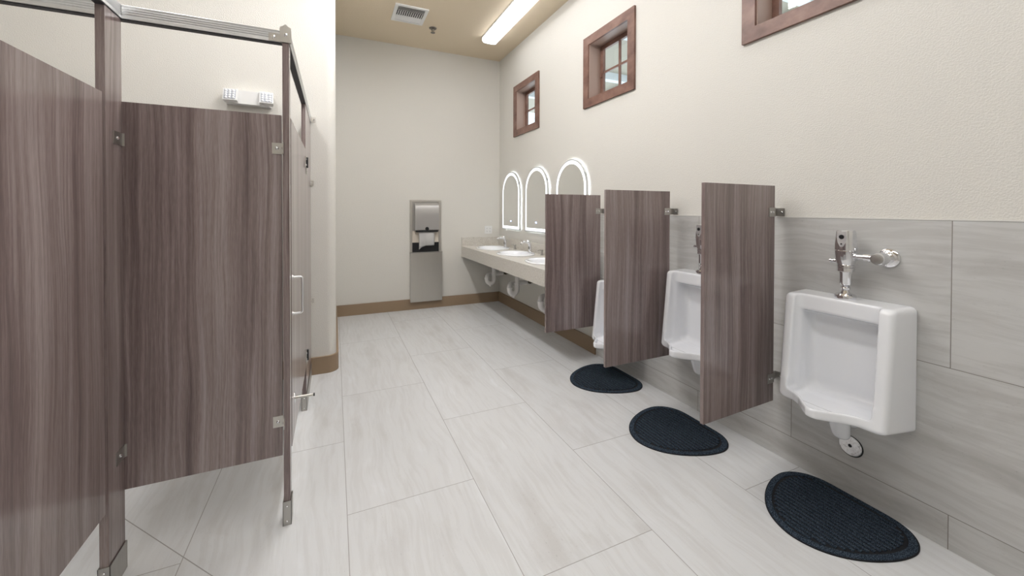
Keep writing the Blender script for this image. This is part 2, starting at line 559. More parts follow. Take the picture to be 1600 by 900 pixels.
# ------------------------------------------------------------------ ceiling lamps
def make_lamp(loc, label, group='long ceiling lamps'):
    t = thing('ceiling_light', label, 'ceiling light', loc, group)
    Lh, W2, H = 1.22, .100, .074
    bm = B_(); box(bm, -W2 - .004, W2 + .004, -Lh, Lh, -.018, 0)
    obj('housing', bm, 'white', t, bevel=.003)
    pr = [(-W2, -.018), (-W2, -.045), (-W2 * .82, -H * .92), (-W2 * .5, -H), (W2 * .5, -H), (W2 * .82, -H * .92), (W2, -.045), (W2, -.018)]
    obj('diffuser', prism(B_(), pr, lambda a, b, y: (a, y, b), -Lh + .012, Lh - .012), 'lamp_wash', t, smooth='auto')
    for s in (-1, 1):
        bm = B_(); prism(bm, pr, lambda a, b, y: (a, y, b), s * (Lh - .012), s * Lh)
        obj('end_cap', bm, 'white', t)
    return t
l0 = make_lamp((1.853, 3.66, ZC), 'long bright wraparound ceiling light above the wash counter')
def lamp_at(x, y, label):
    c = copy_tree(l0)
    for k in [q for q in bpy.data.objects if q.parent == c and q.name.startswith('diffuser')]:
        if x < 1: k.data = lamp_bright
    c.location = (x, y, ZC); c['label'] = label; return c
lamp_bright = [q for q in bpy.data.objects if q.parent == l0 and q.name.startswith('diffuser')][0].data.copy()
lamp_bright.materials[0] = MAT['lamp']
lamp_at(1.853, .75, 'long ceiling light over the urinals, above the frame of the photo')
lamp_mid = lamp_at(.45, 2.85, 'long ceiling light over the middle of the aisle, above the frame')
for q in [q for q in bpy.data.objects if q.parent == lamp_mid and q.name.startswith('diffuser')]:
    q.data = q.data.copy(); q.data.materials[0] = MAT['lamp_mid']
lamp_at(.45, -.45, 'long ceiling light behind and above the camera')
lamp_at(-.95, 1.9, 'long ceiling light over the stall fronts, above the frame')

# ------------------------------------------------------------------ ceiling vent and sprinkler
t = thing('air_vent', 'white square air vent with short fins on the beige ceiling', 'air vent', (.793, 4.655, ZC))
bm = B_()
a, b2 = .182, .202
O = [(-a, -b2), (a, -b2), (a, b2), (-a, b2)]; I = [(-a + .035, -b2 + .035), (a - .035, -b2 + .035), (a - .035, b2 - .035), (-a + .035, b2 - .035)]
for i in range(4):
    j = (i + 1) % 4
    prism(bm, [O[i], O[j], I[j], I[i]], lambda p, q, tt_: (p, q, tt_), -.012, 0)
obj('vent_frame', bm, 'white', t, bevel=.002, seg=1)
obj('duct_back', box(B_(), -.150, .150, -.170, .170, -.002, 0), 'black', t)
for k in range(12):
    xx = -.130 + k * .0236
    bm = B_(); prism(bm, [(xx - .006, -.014), (xx - .002, -.014), (xx + .010, -.003), (xx + .006, -.003)], lambda p, q, y: (p, y, q), -.070, .040)
    obj('fin', bm, 'white', t)
for s in (-1, 1):
    for k in range(4):
        yy = s * (.075 + k * .026) - (.015 if s > 0 else .01)
        bm = B_(); prism(bm, [(yy - s * .010, -.003), (yy - s * .004, -.003), (yy + s * .014, -.015), (yy + s * .008, -.015)], lambda p, q, x_: (x_, p, q), -.147, .147)
        obj('blade', bm, 'white', t)

MAT['sprk'] = plain('tarnished_metal', (.20, .18, .16), .35, .8)
t = thing('fire_sprinkler', 'small metal fire sprinkler hanging below the ceiling vent', 'sprinkler', (1.115, 4.89, ZC))
obj('escutcheon', lathe(B_(), (0, 0, 0), (0, 0, -1), [(0, .046), (.008, .043), (.014, .026), (.014, .014), (.024, .012), (.024, 0)], 24), 'sprk', t, smooth='auto')
bm = B_()
for s in (-1, 1): tube(bm, [(s * .008, 0, -.020), (s * .016, 0, -.034), (s * .004, 0, -.052)], .003, 8)
cyl(bm, (0, 0, -.022), (0, 0, -1), .030, .0035, 8)
obj('frame_arm', bm, 'sprk', t, smooth='auto')
obj('deflector', lathe(B_(), (0, 0, -.052), (0, 0, -1), [(0, .006), (.003, .028), (.006, .027), (.007, 0)], 16), 'sprk', t, smooth='auto')

# ------------------------------------------------------------------ stall partitions
def screws(parent, *items):
    for it in items:
        b_ = B_(); screw(b_, *it); obj('screw', b_, 'chrome', parent, smooth='auto')

def screw(bm, o, axis, r=.0065):
    lathe(bm, o, axis, [(0, r), (.002, r), (.0045, r * .55), (.0048, 0)], 12)

def u_bracket(parent, o, d_in, d_n, z, h=.048, ear=.040, th=.0025, gap=.0, t_panel=.026):
    """flat ear on a panel face: o=(x,y) start at the host face, d_in direction along the panel, d_n panel normal"""
    bm = B_()
    d = Vector((*d_in, 0)); n = Vector((*d_n, 0)); p0 = Vector((o[0], o[1], z))
    Mx = Matrix((d, n, Vector((0, 0, 1)))).transposed()
    bb_ = B_()
    box(bb_, 0, ear, 0, th, -h / 2, h / 2)                       # ear
    box(bb_, 0, th, 0, .036, -h / 2, h / 2)                      # flange on the host
    for v in bb_.verts: v.co = Mx @ v.co + p0
    br = obj('bracket', bb_, 'steel', parent)
    screws(br, (p0 + d * (ear * .58) + n * th, n), (p0 + n * .022 + d * th, d))
    return br

ZP0, ZP1 = .303, 1.790      # panel bottom and top
def pilaster(x0, x1, y0, y1, label, shoe=.105):
    t = thing('pilaster', label, 'partition post', ((x0 + x1) / 2, (y0 + y1) / 2, 0), 'laminate posts of the toilet stalls')
    X0, Y0 = t.location[0], t.location[1]
    obj('post_panel', box(B_(), x0 - X0, x1 - X0, y0 - Y0, y1 - Y0, .01, 2.0995), 'wood', t, bevel=.0015, seg=1)
    bm = B_(); e = .0045
    # hollow floor shoe
    for (a0, a1, b0, b1) in ((x0 - e, x1 + e, y0 - e, y0 - e + .002), (x0 - e, x1 + e, y1 + e - .002, y1 + e), (x0 - e, x0 - e + .002, y0 - e, y1 + e), (x1 + e - .002, x1 + e, y0 - e, y1 + e)):
        box(bm, a0 - X0, a1 - X0, b0 - Y0, b1 - Y0, 0, shoe)
    sh = obj('floor_shoe', bm, 'steel_d', t)
    screws(sh, (((x0 + x1) / 2 - X0, y0 - e - Y0, .018), (0, -1, 0), .004), (((x0 + x1) / 2 - X0, y0 - e - Y0, shoe - .02), (0, -1, 0), .004))
    return t
p_near = pilaster(XN - .026, XN, 1.868, 1.9868, 'wide brown laminate post at the corner between the near stall and the big stall')
p_mid = pilaster(XS - .0265, XS - .0015, 1.974, 2.032, 'narrow brown laminate post beside the latch edge of the far stall door')
p_far = pilaster(XS - .0265, XS - .0015, 3.052, YS - .012, 'brown laminate post between the far stall door and the plaster wall')
p_out = pilaster(XN - .026, XN, 1.03, 1.228, 'laminate post at the near edge of the near stall door, left of the frame')

# front panel between the near corner post and the middle post
t = thing('partition_panel', 'wood-grain laminate partition panel below the emergency light', 'partition panel', (-.475, 2.0, 0), 'laminate panels of the toilet stalls')
obj('panel', box(B_(), -.761 + .475, -.209 + .475, -.0125, .0125, ZP0, ZP1), 'wood', t, bevel=.004, seg=2)
for z in (1.645, .455):
    u_bracket(t, (-.199 + .475, -.0125), (-1, 0), (0, -1), z, ear=.046)
    # corner angle seen on the face of the near post
    bm = B_(); box(bm, -.7368 + .475, -.7345 + .475, -.0135 - .066, -.0126, z - .024, z + .024); box(bm, -.7345 + .475, -.729 + .475, -.0150, -.0126, z - .024, z + .024)
    br = obj('bracket', bm, 'steel_d', t)
    bs = B_(); screw(bs, (-.7345 + .475, -.050, z), (1, 0, 0)); obj('screw', bs, 'chrome', br)
t2 = thing('partition_panel', 'laminate divider panel behind the near stall door, seen only above the floor gap', 'partition panel', (-1.6, 2.0, 0), 'laminate panels of the toilet stalls')
obj('panel', box(B_(), XL + .03 + 1.6, -.764 + 1.6, -.0125, .0125, ZP0, ZP1), 'wood', t2, bevel=.004, seg=2)
for z in (1.645, .455):
    bm = B_(); box(bm, XL + 1.6, XL + .06 + 1.6, -.015, -.0126, z - .024, z + .024)
    obj('bracket', bm, 'steel_d', t2)

# headrails: ridged aluminium extrusion
def headrail(p, q, label, side):
    p = Vector((*p, 0)); q = Vector((*q, 0)); d = (q - p); ln = d.length; d.normalize()
    n = Vector((d.y, -d.x, 0)) * side
    t = thing('headrail', label, 'headrail', (p.x, p.y, 2.104), 'aluminium headrails of the toilet stalls')
    prof = []
    zs = [0, .004, .012, .015, .021, .024, .030, .033, .039, .042, .050, .054]
    off = [.000, .0165, .0165, .0135, .0165, .0135, .0165, .0135, .0165, .0135, .0165, .010]
    right = list(zip(off, zs)); left = [(-a_, z_) for a_, z_ in reversed(right)]
    prof = [(.0165, 0)] + right[1:] + left[:-1] + [(-.0165, 0)]
    fn = lambda a_, z_, s: tuple(n * a_ + d * s + Vector((0, 0, z_)))
    obj('rail', prism(B_(), prof, fn, 0, ln), 'alu', t)
    obj('rail_slot', prism(B_(), [(-.013, -.004), (.013, -.004), (.013, 0), (-.013, 0)], fn, 0, ln), 'darkrail', t)
    return t
h1 = headrail((XL, 2.0), (-.206, 2.0), 'ridged aluminium headrail running across above the wood-grain partition', 1)
h2 = headrail((XN - .013, .95), (XN - .013, 1.9825), 'aluminium headrail on top of the near corner post', 1)
h3 = headrail((XS - .014, 1.985), (XS - .014, YS), 'aluminium headrail running to the plaster wall over the far stall door', 1)
# end cap and angle on the middle post
bm = B_()
prism(bm, [(-.0215, -.002), (.0215, -.002), (.0215, .062), (.010, .066), (0, .076), (-.010, .066), (-.0215, .062)], lambda a_, z_, s: (a_, s, z_), -.016, -.0005)
cap = obj('end_cap', bm, 'steel', h3)
bs = B_(); screw(bs, (0, -.016, .030), (0, -1, 0), .007); obj('screw', bs, 'chrome', cap)
bm = B_(); box(bm, 2.195, 2.243, -.0195, -.0168, .002, .034)
br = obj('bracket', bm, 'steel', h1); bs = B_(); screw(bs, (2.213, -.0195, .018), (0, -1, 0), .007); obj('screw', bs, 'chrome', br)
bm = B_(); box(bm, .0168, .0195, 1.670, 1.7145, .002, .044); box(bm, .0195, .052, 1.7125, 1.7145, .002, .044)
br = obj('bracket', bm, 'steel', h3); bs = B_(); screw(bs, (.036, 1.7125, .022), (0, -1, 0), .007); obj('screw', bs, 'chrome', br)
for z in (1.60, .62):
    bm = B_(); box(bm, .0132, .0155, 1.655 - .5275 + .20, 0, 0, 0) if False else box(bm, .0127, .0152, .285, .3235, z - .02, z + .02)
    box(bm, .0152, .036, .3215, .3235, z - .02, z + .02)
    br = obj('bracket', bm, 'steel', p_far); 
    bs = B_(); screw(bs, (.0152, .300, z), (1, 0, 0), .005); obj('screw', bs, 'chrome', br)

# doors
def door(xf, y0, y1, label, handle=True):
    t = thing('stall_door', label, 'door', (xf, (y0 + y1) / 2, 0), 'laminate doors of the toilet stalls')
    Y0 = t.location[1]
    obj('door_leaf', box(B_(), -.025, 0, y0 - Y0, y1 - Y0, ZP0 + .004, ZP1), 'wood', t, bevel=.0015, seg=1)
    return t, Y0
d1, Y1 = door(XN + .0, 1.236, 1.847, 'large purple-brown laminate stall door at the left edge of the photo')
d2, Y2 = door(XS, 2.040, 3.040, 'pale-looking closed stall door seen edge-on with a C-shaped pull')
# C pull on the far door
hy = 2.085 - Y2
pts = [(0, hy, 1.068), (.030, hy, 1.068)] + arc((.030, hy, 1.058), (1, 0, 0), (0, 0, 1), .010, PI / 2, 0, 4)[1:] + arc((.030, hy, .910), (1, 0, 0), (0, 0, 1), .010, 0, -PI / 2, 4) + [(0, hy, .900)]
hb = obj('pull_handle', tube(B_(), pts, .0048, 12), 'alu', d2, smooth='auto')
for z in (1.068, .900):
    obj('mount', lathe(B_(), (0, hy, z), (1, 0, 0), [(0, .009), (.003, .009), (.004, .006), (.004, 0)], 16), 'chrome', hb)
# lever that sticks out low on the door
ly = 2.150 - Y2
bm = B_(); cyl(bm, (0, ly, .480), (1, 0, 0), .082, .0065, 16)
lv = obj('lever', bm, 'steel', d2, smooth='auto')
obj('rosette', lathe(B_(), (0, ly, .480), (1, 0, 0), [(0, .027), (.003, .027), (.004, .024), (.004, 0)], 24), 'chrome', lv, smooth='auto')
obj('rubber_tip', cyl(B_(), (.082, ly, .480), (1, 0, 0), .006, .0075, 16), 'black', lv, smooth='auto')
for z in (1.70, .385) :
    yh = 3.046 - Y2
    bm = B_()
    box(bm, .0003, .0035, yh - .050, yh - .006, z - .040, z + .040)
    box(bm, .0003, .0035, yh + .010, yh + .052, z - .075, z + .005)
    hg = obj('hinge', bm, 'steel', d2)
    bm = B_(); cyl(bm, (.007, yh, z - .035), (0, 0, 1), .070, .0085, 14)
    obj('hinge_barrel', bm, 'black', hg, smooth='auto')
    screws(hg, *[((.0035, yh + dy, z + dz), (1, 0, 0), .005) for dy, dz in ((-.028, .02), (-.028, -.02), (.032, -.055), (.032, -.02))])

# ------------------------------------------------------------------ urinal screens
def screen(y_front, skew, label, x_out=1.655, x_in=2.225):
    t = thing('urinal_screen', label, 'urinal screen', (x_out, y_front, 0), 'laminate screens between the urinals')
    Lx = x_in - x_out; th = .019
    bm = B_(); box(bm, 0, Lx, 0, th, .325, 1.518)
    obj('panel', bm, 'wood', t, bevel=.002, seg=1)
    for z in (1.372, .452):
        bm = B_()
        box(bm, Lx - .052, Lx + .003, -.0028, -.0002, z - .025, z + .025)
        box(bm, Lx - .052, Lx + .003, th + .0002, th + .0028, z - .025, z + .025)
        box(bm, Lx + .003, XR - x_out - .0008, th + .0002, th + .003, z - .022, z + .022)
        box(bm, Lx + .001, Lx + .003, -.0028, th + .003, z - .025, z + .025)
        box(bm, XR - x_out - .0032, XR - x_out - .0008, -.022, th + .003, z - .022, z + .022)
        br = obj('bracket', bm, 'steel_d', t)
        screws(br, ((Lx - .018, -.0028, z), (0, -1, 0), .0065), ((Lx - .040, -.0028, z), (0, -1, 0), .0045), ((XR - x_out - .0032, -.008, z), (-1, 0, 0), .0055))
    t.rotation_euler = (0, 0, skew)
    return t
screen(1.386, .040, 'tall laminate urinal screen nearest the camera, left of the large urinal')
screen(2.158, .006, 'laminate urinal screen in the middle of the three')
screen(2.978, .012, 'laminate urinal screen farthest away, next to the wash counter', x_in=2.225)

# ------------------------------------------------------------------ urinals
# local axes: p = distance out of the wall, s = along the wall, z = height of the regular-height model
def urinal_sdf(P, S, Z):
    s = np.abs(S)
    zt = np.clip((Z - .45) / .51, 0, 1)
    front = .229 - .055 * zt
    hw = .231 - .014 * np.clip(P / .2, 0, 1)
    body = smax(smax(s - hw, P - front, .030), smax(Z - (.968 - .02 * P), (.424 + .10 * P) - Z, .02), .026)
    # lip: pointed tray in plan
    edge = np.interp(s, [0, .018, .05, .09, .13, .165, .2], [.347, .344, .314, .272, .246, .232, .215])
    top = .506 + np.interp(s, [0, .085, .118, .140, .18], [0, .004, .020, .046, .050])
    bot = .452 - .012 * np.interp(s, [0, .17], [0, 1]) * 0 + .10 * np.clip(.20 - P, 0, 1)
    lip = smax(smax((P - edge) * .88, s - .19, .01), smax(Z - top, bot - Z, .016), .018)
    solid = smin(body, lip, .012)
    # shallow front recess between the wings, over the head
    r1 = smax(smax(s - .168, (.138 + .012 * (1 - zt)) - P, .03), (Z - 1.2), .01)
    r1 = smax(r1, .50 - Z, .02)
    # bowl
    backp = .052 + .0 * Z
    hwb = .167 - .020 * np.clip((.20 - P) / .14, 0, 1)
    fl = .470 + .020 * np.clip((.25 - P) / .2, 0, 1)
    r2 = smax(smax(smax(s - hwb, backp - P, .04), fl - Z, .050), P - .222, .003)
    r2 = smax(r2, Z - .890 - .25 * (P - .14), .014)
    # tray scoop following the lip
    r3 = smax(smax((P - (edge - .020)) * .88, s - .152, .012), smax(fl + .001 - Z, np.maximum(Z - .62, .12 - P), .02), .016)
    cav = smin(smin(r2, r3, .02), r1, .012)
    out = smax(solid, -cav, .009)
    # outlet horn
    rad = .036 + .010 * np.clip((Z - .33) / .1, 0, 1)
    q = np.sqrt((P - .115 + .25 * (.40 - Z) * (Z < .40)) ** 2 + S ** 2)
    horn = smax(q - rad, np.maximum(.305 - Z, Z - .47), .03)
    web = smax(smax(s - .024, P - .10, .01), smax(.335 + .3 * P - Z, Z - .46, .01), .02)
    web = smax(web, -P, .001)
    return smin(out, smin(horn, web, .015), .012)

hgrid = .0044
UV, UF = sdf_mesh(lambda P, S, Z: np.maximum(urinal_sdf(P, S, Z), .0006 - P), (-.006, -.25, .285), (.37, .25, .985), hgrid)
def urinal(yc, dz, label):
    t = thing('urinal', label, 'urinal', (XR, yc, dz), 'white wall-hung urinals')
    V = np.stack([-UV[:, 0], UV[:, 1], UV[:, 2]], 1)
    o = obj('bowl', (V.tolist(), UF[:, ::-1].tolist()), 'ceramic', t, smooth=True)
    sm = o.modifiers.new('smooth', 'SMOOTH'); sm.factor = .5; sm.iterations = 4
    return t
u1 = urinal(1.065, 0, 'large white urinal nearest the camera, with its sensor flush valve in full view')
u2 = copy_tree(u1); u2.location = (XR, 1.862, 0); u2['label'] = 'white urinal between the nearest and middle laminate screens'
u3 = copy_tree(u1); u3.location = (XR, 2.668, -.20); u3['label'] = 'white urinal mounted low, half hidden behind the middle screen'

def flush_valve(yc, dz, label):
    t = thing('flush_valve', label, 'flush valve', (XR, yc, dz), 'chrome flush valves over the urinals')
    q = -.078; cz = .9665
    # spud flange, nut, tailpiece
    bm = B_()
    lathe(bm, (q, 0, cz), (0, 0, 1), [(0, .041), (.004, .042), (.018, .040), (.024, .034), (.026, .020), (.040, .014), (.044, .018), (.052, .019), (.058, .015), (.062, .010), (.072, .010)], 28)
    obj('spud_flange', bm, 'chrome', t, smooth='auto')
    obj('tailpiece', lathe(B_(), (q, 0, cz + .060), (0, 0, 1), [(0, .010), (.006, .021), (.012, .0235), (.060, .0235), (.062, .0245), (.070, .0245)], 28), 'chrome', t, smooth='auto')
    obj('coupling_nut', lathe(B_(), (q, 0, cz + .128), (0, 0, 1), [(0, .030), (.002, .033), (.018, .033), (.020, .031), (.022, .034), (.030, .034)], 12), 'chrome', t, smooth='auto')
    # body: oval section with tapered foot, split line
    def ring(z, a_, b_, n=36, k=2.6):
        r_ = []
        for i in range(n):
            th = 2 * PI * i / n; c_, s_ = math.cos(th), math.sin(th)
            r_.append((q + math.copysign(abs(c_) ** (2 / k), c_) * a_, math.copysign(abs(s_) ** (2 / k), s_) * b_, z))
        return r_
    def loft(rings):
        bm_ = B_(); R_ = [[bm_.verts.new(p) for p in r_] for r_ in rings]; n = len(R_[0])
        for a_, b_ in zip(R_, R_[1:]):
            for i in range(n): bm_.faces.new((a_[i], a_[(i + 1) % n], b_[(i + 1) % n], b_[i]))
        bm_.faces.new(list(reversed(R_[0]))); bm_.faces.new(R_[-1])
        return bm_
    z0 = cz + .156
    obj('valve_body', loft([ring(z0, .026, .028), ring(z0 + .012, .030, .034), ring(z0 + .03, .034, .038), ring(z0 + .070, .037, .041), ring(z0 + .0715, .036, .040)]), 'chrome', t, smooth='auto')
    cov = obj('sensor_cover', loft([ring(z0 + .0718, .036, .040), ring(z0 + .074, .0375, .0415), ring(z0 + .10, .037, .041), ring(z0 + .155, .033, .036), ring(z0 + .164, .031, .034), ring(z0 + .167, .027, .030)]), 'chrome', t, smooth='auto')
    # shield plate with lens, on the front
    shield = [(-.019, .162), (.019, .162), (.020, .135), (.015, .110), (.006, .092), (0, .088), (-.006, .092), (-.015, .110), (-.020, .135)]
    pl = prism(B_(), shield, lambda a_, b_, s_: (q - .0315 - (.165 - b_) * .075 - s_, a_, z0 + b_), 0, .0035)
    pm = obj('sensor_plate', pl, 'alu', cov, bevel=.001, seg=1)
    obj('sensor_lens', lathe(B_(), (q - .0375, 0, z0 + .136), (-1, 0, 0), [(0, .0105), (.002, .010), (.003, .006), (.003, 0)], 20), 'black', cov, smooth='auto')
    obj('indicator', lathe(B_(), (q - .0395, 0, z0 + .103), (-1, 0, 0), [(0, .004), (.002, .003), (.002, 0)], 12), 'black', cov, smooth='auto')
    # manual button towards +y
    bm = B_(); lathe(bm, (q, .036, z0 + .018), (0, 1, 0), [(0, .011), (.010, .011), (.012, .008), (.022, .008), (.022, .010), (.028, .010), (.030, .008), (.030, 0)], 20)
    obj('override_button', bm, 'chrome', t, smooth='auto')
    # supply arm towards -y, control stop and wall flange
    zs = 1.168
    bm = B_(); lathe(bm, (q, -.036, zs), (0, -1, 0), [(0, .019), (.008, .019), (.010, .014), (.036, .014), (.038, .019), (.056, .019), (.058, .0175), (.085, .0175)], 24)
    obj('supply_arm', bm, 'chrome', t, smooth='auto')
    bm = B_(); lathe(bm, (-.0015, -.128, zs), (-1, 0, 0), [(0, .042), (.006, .041), (.012, .034), (.014, .026), (.040, .026), (.048, .028), (.094, .028), (.098, .026), (.103, .023)], 32)
    st = obj('control_stop', bm, 'chrome', t, smooth='auto')
    obj('stop_cap', lathe(B_(), (-.1046, -.128, zs), (-1, 0, 0), [(0, .0235), (.004, .0225), (.005, .019), (.005, 0)], 28), 'steel_d', st, smooth='auto')
    return t
f1 = flush_valve(1.062, 0, 'chrome sensor flush valve above the large nearest urinal')
f2 = copy_tree(f1); f2.location = (XR, 1.859, 0); f2['label'] = 'chrome flush valve behind the nearest screen, over the second urinal'
f3 = copy_tree(f1); f3.location = (XR, 2.665, -.20); f3['label'] = 'chrome flush valve hidden behind the middle screen, over the low urinal'

def cleanout(yc, z, label):
    t = thing('cleanout_cover', label, 'cover plate', (XR, yc, z), 'round cover plates under the urinals')
    obj('gap_shade_ring', lathe(B_(), (-.0005, 0, 0), (-1, 0, 0), [(0, .049), (.004, .049), (.004, 0)], 40), 'black', t, smooth='auto')  # black disc painting the shaded gap behind the cover
    obj('cover_disc', lathe(B_(), (-.0046, .002, .002), (-1, 0, 0), [(0, .0465), (.0015, .047), (.003, .045), (.003, 0)], 40), 'cover', t, smooth='auto')
    obj('cover_screw', lathe(B_(), (-.0077, .002, .002), (-1, 0, 0), [(0, .008), (.002, .007), (.001, .003), (.001, 0)], 20), 'black', t, smooth='auto')
    return t
def covermat():
    m, nt, b = new_mat('mottled_reflection_chrome', .28, .75, (.82, .82, .83))
    x, y, z, v = xyz(nt)
    n = noise(nt, v, 40, 4, .7, dist=1.5)
    L(nt, ramp(nt, n, [(.34, (.12, .11, .11)), (.40, (.70, .69, .69)), (.6, (.85, .85, .86))]), b.inputs['Base Color'])  # dark and bright mottling: reflections in the chrome painted into its colour
    return m
MAT['cover'] = covermat()
c1 = cleanout(1.068, .243, 'round metal cover plate with painted mottled reflections, on the tile below the nearest urinal')
c2 = copy_tree(c1); c2.location = (XR, 1.86, .243); c2['label'] = 'round cover plate on the tile beneath the second urinal'

# ------------------------------------------------------------------ floor mats
def floor_mat(xw, yc, hy_, depth, label):
    """flat side towards the wall at x = xw"""
    pts = [(0, .40), (0, -.40), (-.03, -.68), (-.10, -.86), (-.20, -.97), (-.32, -1.0), (-.50, -.94), (-.70, -.78), (-.86, -.56), (-.96, -.30), (-1, 0)]
    full = pts + [(a_, -b_) for a_, b_ in reversed(pts[2:-1])]
    # closed Catmull-Rom for a smooth outline
    P_ = []; n = len(full)
    for i in range(n):
        p0, p1, p2, p3 = (Vector(full[(i + k - 1) % n]) for k in range(4))
        for s in range(6):
            u_ = s / 6
            P_.append(.5 * ((2 * p1) + (p2 - p0) * u_ + (2 * p0 - 5 * p1 + 4 * p2 - p3) * u_ ** 2 + (3 * p1 - p0 - 3 * p2 + p3) * u_ ** 3))
    P_ = [(p.x * depth, p.y * hy_) for p in P_]
    P_ = [(min(a_, 0), b_) for a_, b_ in P_]
    t = thing('floor_mat', label, 'mat', (xw, yc, 0), 'half-round mats in front of the urinals')
    bm = B_(); prism(bm, P_, lambda a_, b_, z_: (a_, b_, z_), .0005, .0055)
    obj('mat_base', bm, 'mat_base', t, bevel=.0025, seg=2)
    # ribs run across the mat along the wall direction, inside a plain border
    cx_ = -depth * .47
    rim = [(cx_ + (a_ - cx_) * .86, b_ * .86) for a_, b_ in P_]
    bm = B_()
    nrib = 19
    for k in range(nrib):
        xx = -depth * .90 + k * (depth * .84 / (nrib - 1))
        ysx = []
        for (a0, b0), (a1, b1) in zip(rim, rim[1:] + rim[:1]):
            if (a0 - xx) * (a1 - xx) < 0: ysx.append(b0 + (b1 - b0) * (xx - a0) / (a1 - a0))
        if len(ysx) >= 2:
            box(bm, xx - .0062, xx + .0062, min(ysx) + .008, max(ysx) - .008, .0054, .0105)
    obj('ribbing', bm, 'carpet', t, bevel=.002, seg=1)
    # bars that frame the ribs
    bm = B_()
    rim2 = [(cx_ + (a_ - cx_) * .94, b_ * .94) for a_, b_ in P_]
    A0 = [bm.verts.new((a_, b_, .0088)) for a_, b_ in rim2]; A1 = [bm.verts.new((cx_ + (a_ - cx_) * .925 / .86, b_ * .925 / .86, .0088)) for a_, b_ in rim]
    bm.free()
    bm = B_()
    ro = [(cx_ + (a_ - cx_) * .985, b_ * .985) for a_, b_ in P_]; ri = [(cx_ + (a_ - cx_) * .885, b_ * .885) for a_, b_ in P_]
    n = len(ro)
    vo = [bm.verts.new((*p, .0054)) for p in ro]; vt = [bm.verts.new((cx_ + (a_ - cx_) * .975, b_ * .975, .0086)) for a_, b_ in P_]
    vi = [bm.verts.new((*p, .0086)) for p in ri]; vb = [bm.verts.new((*p, .0054)) for p in ri]
    for i in range(n):
        j = (i + 1) % n
        bm.faces.new((vo[i], vo[j], vt[j], vt[i])); bm.faces.new((vt[i], vt[j], vi[j], vi[i])); bm.faces.new((vi[i], vi[j], vb[j], vb[i])); bm.faces.new((vb[i], vb[j], vo[j], vo[i]))
    obj('border', bm, 'carpet', t)
    return t
floor_mat(2.279, 1.040, .268, .515, 'dark blue-black ribbed mat on the floor below the nearest urinal')
floor_mat(2.170, 1.838, .280, .525, 'dark ribbed half-round mat below the second urinal, by the near screen')
floor_mat(2.245, 2.640, .285, .525, 'dark ribbed half-round mat farthest from the camera, below the low urinal')

# ------------------------------------------------------------------ wash counter
CX0, CY0, CZ = 1.689, 3.060, .852
YCS = (5.080, 4.320, 3.540)
t = thing('wash_counter', 'long speckled stone counter with apron and backsplash along the wall', 'counter', (CX0, CY0, 0))
bm = B_()
# counter top as a slab with elliptical openings for the basins
SX, SHX, SHY = 1.985 - CX0, .185, .225
def counter_top():
    bm = B_()
    Lx, Ly = XR - .0022 - CX0, YB - .0008 - CY0
    zt, zb = CZ, CZ - .030
    edges = [0] + [(YCS[i] + YCS[i + 1]) / 2 - CY0 for i in (1, 0)] + [Ly]
    for i, yc in enumerate(reversed(YCS)):
        y0, y1 = edges[i], edges[i + 1]; c = yc - CY0; n = 48
        def rectpt(th):
            dx, dy = math.cos(th), math.sin(th)
            tx = ((Lx - SX) if dx > 0 else SX) / abs(dx) if abs(dx) > 1e-9 else 1e9
            ty = ((y1 - c) if dy > 0 else (c - y0)) / abs(dy) if abs(dy) > 1e-9 else 1e9
            k = min(tx, ty); return (SX + dx * k, c + dy * k)
        ang = sorted([2 * PI * k / n for k in range(n)] + [math.atan2(yy - c, xx - SX) % (2 * PI) for xx in (0, Lx) for yy in (y0, y1)])
        E_ = [(SX + SHX * math.cos(a_), c + SHY * math.sin(a_)) for a_ in ang]; R_ = [rectpt(a_) for a_ in ang]
        m = len(ang)
        for z_, up in ((zt, True), (zb, False)):
            e = [bm.verts.new((*p, z_)) for p in E_]; r = [bm.verts.new((*p, z_)) for p in R_]
            for k in range(m):
                f = (e[k], r[k], r[(k + 1) % m], e[(k + 1) % m]); bm.faces.new(f if up else tuple(reversed(f)))
            if up: et = e
            else:
                for k in range(m): bm.faces.new((et[k], et[(k + 1) % m], e[(k + 1) % m], e[k]))
    bmesh.ops.remove_doubles(bm, verts=bm.verts, dist=1e-5)
    bmesh.ops.delete(bm, geom=[f for f in bm.faces if f.calc_area() < 1e-9], context='FACES')
    # close the outer rim
    be = [e for e in bm.edges if len(e.link_faces) == 1]
    for e in be:
        pass
    return bm
ct = counter_top()
obj('countertop', ct, 'quartz', t)
Lx, Ly = XR - .0022 - CX0, YB - .0008 - CY0
bm = B_(); box(bm, -.0005, .022, 0, Ly, .702, CZ - .0001); box(bm, .022, Lx, 0, .022, .702, CZ - .0001)
obj('apron', bm, 'quartz', t, bevel=.002, seg=1)
bm = B_(); box(bm, Lx - .020, Lx, 0, Ly - .020, CZ, .978); box(bm, .001, Lx, Ly - .020, Ly, CZ, .978)
obj('backsplash', bm, 'quartz', t, bevel=.0015, seg=1)

